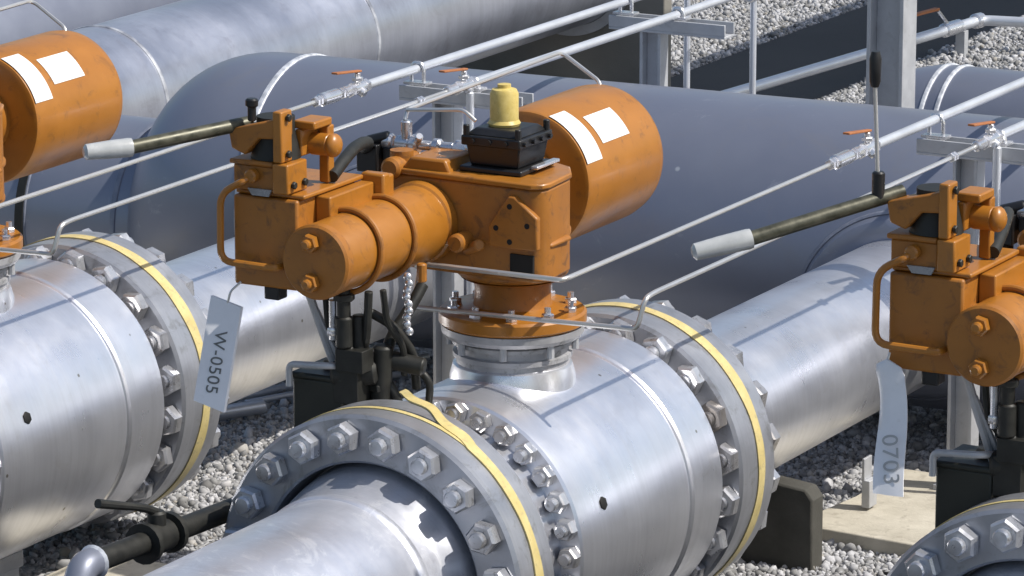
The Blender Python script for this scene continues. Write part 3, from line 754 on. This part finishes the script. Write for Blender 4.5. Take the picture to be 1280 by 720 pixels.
# supports
PL = {(-1,0):'galvanised T shaped tube support behind the middle indicator box', (0,0):'galvanised T shaped tube support at the right, in front of the header',
      (-1,1):'galvanised tube support behind the header, at the top edge right of centre', (0,1):'galvanised tube support beyond the right edge behind the header'}
for k in (-1, 0):
    for j, yy in ((0, 690), (1, 1345)):
        dx = k*SP
        t = thing('tube_support', (dx+170, yy, GZ), PL[(k,j)], 'support', 'tube supports')
        q = MB(); q.box(dx+152,dx+157,yy-14,yy+14,GZ,270).box(dx+183,dx+188,yy-14,yy+14,GZ,270).box(dx+157,dx+183,yy+2,yy+7,GZ,270)
        part(q, 'post', M['galvsteel'], t, bevel=.8)
        q = MB(); q.box(dx+100,dx+300,yy-18,yy+18,270,274).box(dx+100,dx+300,yy-18,yy-14,274,292).box(dx+100,dx+300,yy+14,yy+18,274,292)
        part(q, 'cross_beam', M['galvsteel'], t, bevel=.8)
        q = MB(); q.box(dx+140,dx+200,yy-30,yy+30,GZ,GZ+(30 if j == 0 else 6)); part(q, 'base_plate', M['galvsteel'], t)
        for xx, zz in ((121, 314), (211, 300)):
            q = MB(); q.tube([(dx+xx-10,yy,284),(dx+xx-10,yy,zz),(dx+xx-6,yy,zz+9),(dx+xx+6,yy,zz+9),(dx+xx+10,yy,zz),(dx+xx+10,yy,284)], 3, 4, 8); q.box(dx+xx-18,dx+xx+18,yy-10,yy+10,292,296)
            part(q, 'clamp', M['steel'], t)
# drop rods behind the header
for x, y, zt, lb in ((-684,1560,308,'left of the two thin white upright rods at the top, right of centre'), (-592,1612,288,'right of the two thin white upright rods at the top, right of centre')):
    t = thing('drop_pipe', (x, y, GZ), lb, 'pipe', 'thin upright drop pipes')
    part(MB().rod((x,y,GZ),(x,y,zt-6),5.5,12), 'riser', M['conduit'], t)
    part(MB().rod((x,y-16,zt),(x,y+16,zt),9,12), 'tee', M['steel'], t)

# low white pipe on the far gravel
t = thing('ground_pipe', (-1253,2890,GZ), 'thin white pipe with an orange handled valve on the far gravel, top right', 'pipe')
part(MB().tube([(-1290,2500,-150),(-1143,3875,-150),(-700,3960,-150)], 11, 30, 12), 'pipe_run', M['conduit'], t)
part(MB().rod((-1146,3850,-150),(-1142,3880,-150),16,14), 'coupling', M['steel'], t)
q = MB(); q.rod((-1160,3720,-150),(-1153,3790,-150),15,14); q.tube([(-1158,3740,-140),(-1165,3700,-105)], 4, 0, 8)
sv = part(q, 'small_valve', M['steel'], t)
q = MB(); q.prism([(-1172,3700,-104),(-1160,3700,-104),(-1185,3610,-108),(-1195,3610,-108)], (0,0,5)); part(q, 'handle', M['lever'], t, sv)
for y in (2750, 3800):
    part(MB().box(-1264+(y-2750)*.107-10,-1264+(y-2750)*.107+10,y-10,y+10,GZ,-161), 'stand', M['galvsteel'], t)

# drain line at the lower left
t = thing('drain_line', (-216,-700,GZ), 'black drain pipe with a lever valve at the lower left', 'pipe')
dz = lambda y: 58-(y+880)*.043
part(MB().tube([(-216,-862,dz(-862)),(-216,-610,dz(-610)),(-216,-480,dz(-480)),(-150,-470,40)], 13, 20, 16), 'pipe_run', M['iron'], t)
q = MB(); yv = -735; z0 = dz(yv)
q.rod((-216,yv-22,z0),(-216,yv+22,z0),19,18); q.lathe([(24,-4),(24,4)], (-216,yv-26,z0), (0,1,0), 16); q.lathe([(24,-4),(24,4)], (-216,yv+26,z0), (0,1,0), 16); q.rod((-216,yv,z0),(-216,yv,z0+32),11,14)
dv = part(q, 'drain_valve', M['iron'], t)
q = MB(); q.tube([(-216,yv,z0+30),(-220,yv-20,z0+40),(-232,yv-95,z0+62)], [5,5,5,5,5,5,4.5,5.5], 12, 10); part(q, 'lever', M['iron'], t, dv)
q = MB(); q.tube([(-216,-862,dz(-862)),(-216,-885,dz(-885)),(-216,-906,dz(-900)-30),(-216,-906,GZ)], 17, 26, 18); part(q, 'elbow', M['bluegrey'], t)
q = MB(); q.lathe([(17,-3),(20,0),(17,3)], (-216,-864,dz(-864)), (0,1,0), 18); part(q, 'weld_seam', M['weld'], t)

# odd pipes lying on the gravel between the first two lines
for p0, p1, r, lb in (((-962.9,513.3),(-905,618.6),11,'short bright pipe end on the gravel, right behind the flat hanging tag'),
                      ((-1010,560),(-850,1010),6,'thin pale pipe on the gravel under the left branch pipe'),
                      ((-950,640),(-835,900),5,'thinnest pale pipe on the gravel, left of the dark box')):
    t = thing('loose_pipe', (p0[0],p0[1],GZ), lb, 'pipe')
    part(MB().rod((p0[0],p0[1],GZ+r+8),(p1[0],p1[1],GZ+r+8),r,14), 'pipe_run', M['conduit'], t)

# ------------------------------------------------------------------ deck added out of view (casts the wide shadow on the far gravel)
sun_dir = Vector((.8,.2,1.0)).normalized()
h = 1270.0
t = thing('shadow_deck', (-300,3700,GZ), 'unseen raised deck added to throw the shadow on the far gravel', 'shadow caster')
dxs = .8*h
q = MB(); q.box(-1590+dxs,-1210+dxs,1940,6500,GZ+h,GZ+h+30); part(q, 'added_deck', M['galvsteel'], t)
for x in (-1560+dxs,-1240+dxs):
    part(MB().box(x-15,x+15,6385,6415,GZ,GZ+h-1), 'added_deck_leg', M['galvsteel'], t)

# ------------------------------------------------------------------ light, sky, camera
el = math.asin(sun_dir.z); az = math.atan2(sun_dir.x, sun_dir.y)
w = bpy.data.worlds.new('World'); scene.world = w; w.use_nodes = True
nt = w.node_tree; bg = nt.nodes['Background']
sky = nt.nodes.new('ShaderNodeTexSky'); sky.sky_type = 'NISHITA'; sky.sun_disc = False
sky.sun_elevation = el; sky.sun_rotation = az; sky.air_density = 1.2; sky.dust_density = 2.0; sky.ozone_density = 1.5
nt.links.new(sky.outputs[0], bg.inputs[0]); bg.inputs[1].default_value = .105
L = bpy.data.lights.new('sun', 'SUN'); L.energy = 4.3; L.angle = math.radians(.55); L.color = (1,.955,.88)
so = bpy.data.objects.new('sun', L); COL.objects.link(so)
so.rotation_euler = (-sun_dir).to_track_quat('-Z', 'Y').to_euler()

f, p, th = 5776.0, math.radians(13.367), math.radians(61.561)
Vc = Vector((math.cos(th), math.sin(th)*math.sin(p), math.sin(th)*math.cos(p)))
Hc = Vector((math.sin(th), -math.cos(th)*math.sin(p), -math.cos(th)*math.cos(p)))
Uc = Vector((0, math.cos(p), -math.sin(p)))
right = Vector((Hc.x, Vc.x, Uc.x)); up = Vector((Hc.y, Vc.y, Uc.y)); fwd = Vector((Hc.z, Vc.z, Uc.z))
cam = bpy.data.cameras.new('camera'); co = bpy.data.objects.new('camera', cam); COL.objects.link(co)
pos = W((2532.02, -4964.83, 1537.41))
m = Matrix((right, up, -fwd)).transposed().to_4x4(); m.translation = pos
co.matrix_world = m
cam.sensor_width = 36; cam.lens = f/1280*36; cam.clip_end = 500; cam.clip_start = .1
scene.camera = co
vs = scene.view_settings
scene.view_settings.view_transform = 'Standard'; vs.look = 'None'; vs.gamma = 1; vs.exposure = 0.08
for o in list(bpy.data.objects):
    if 'base' in o.keys(): del o['base']
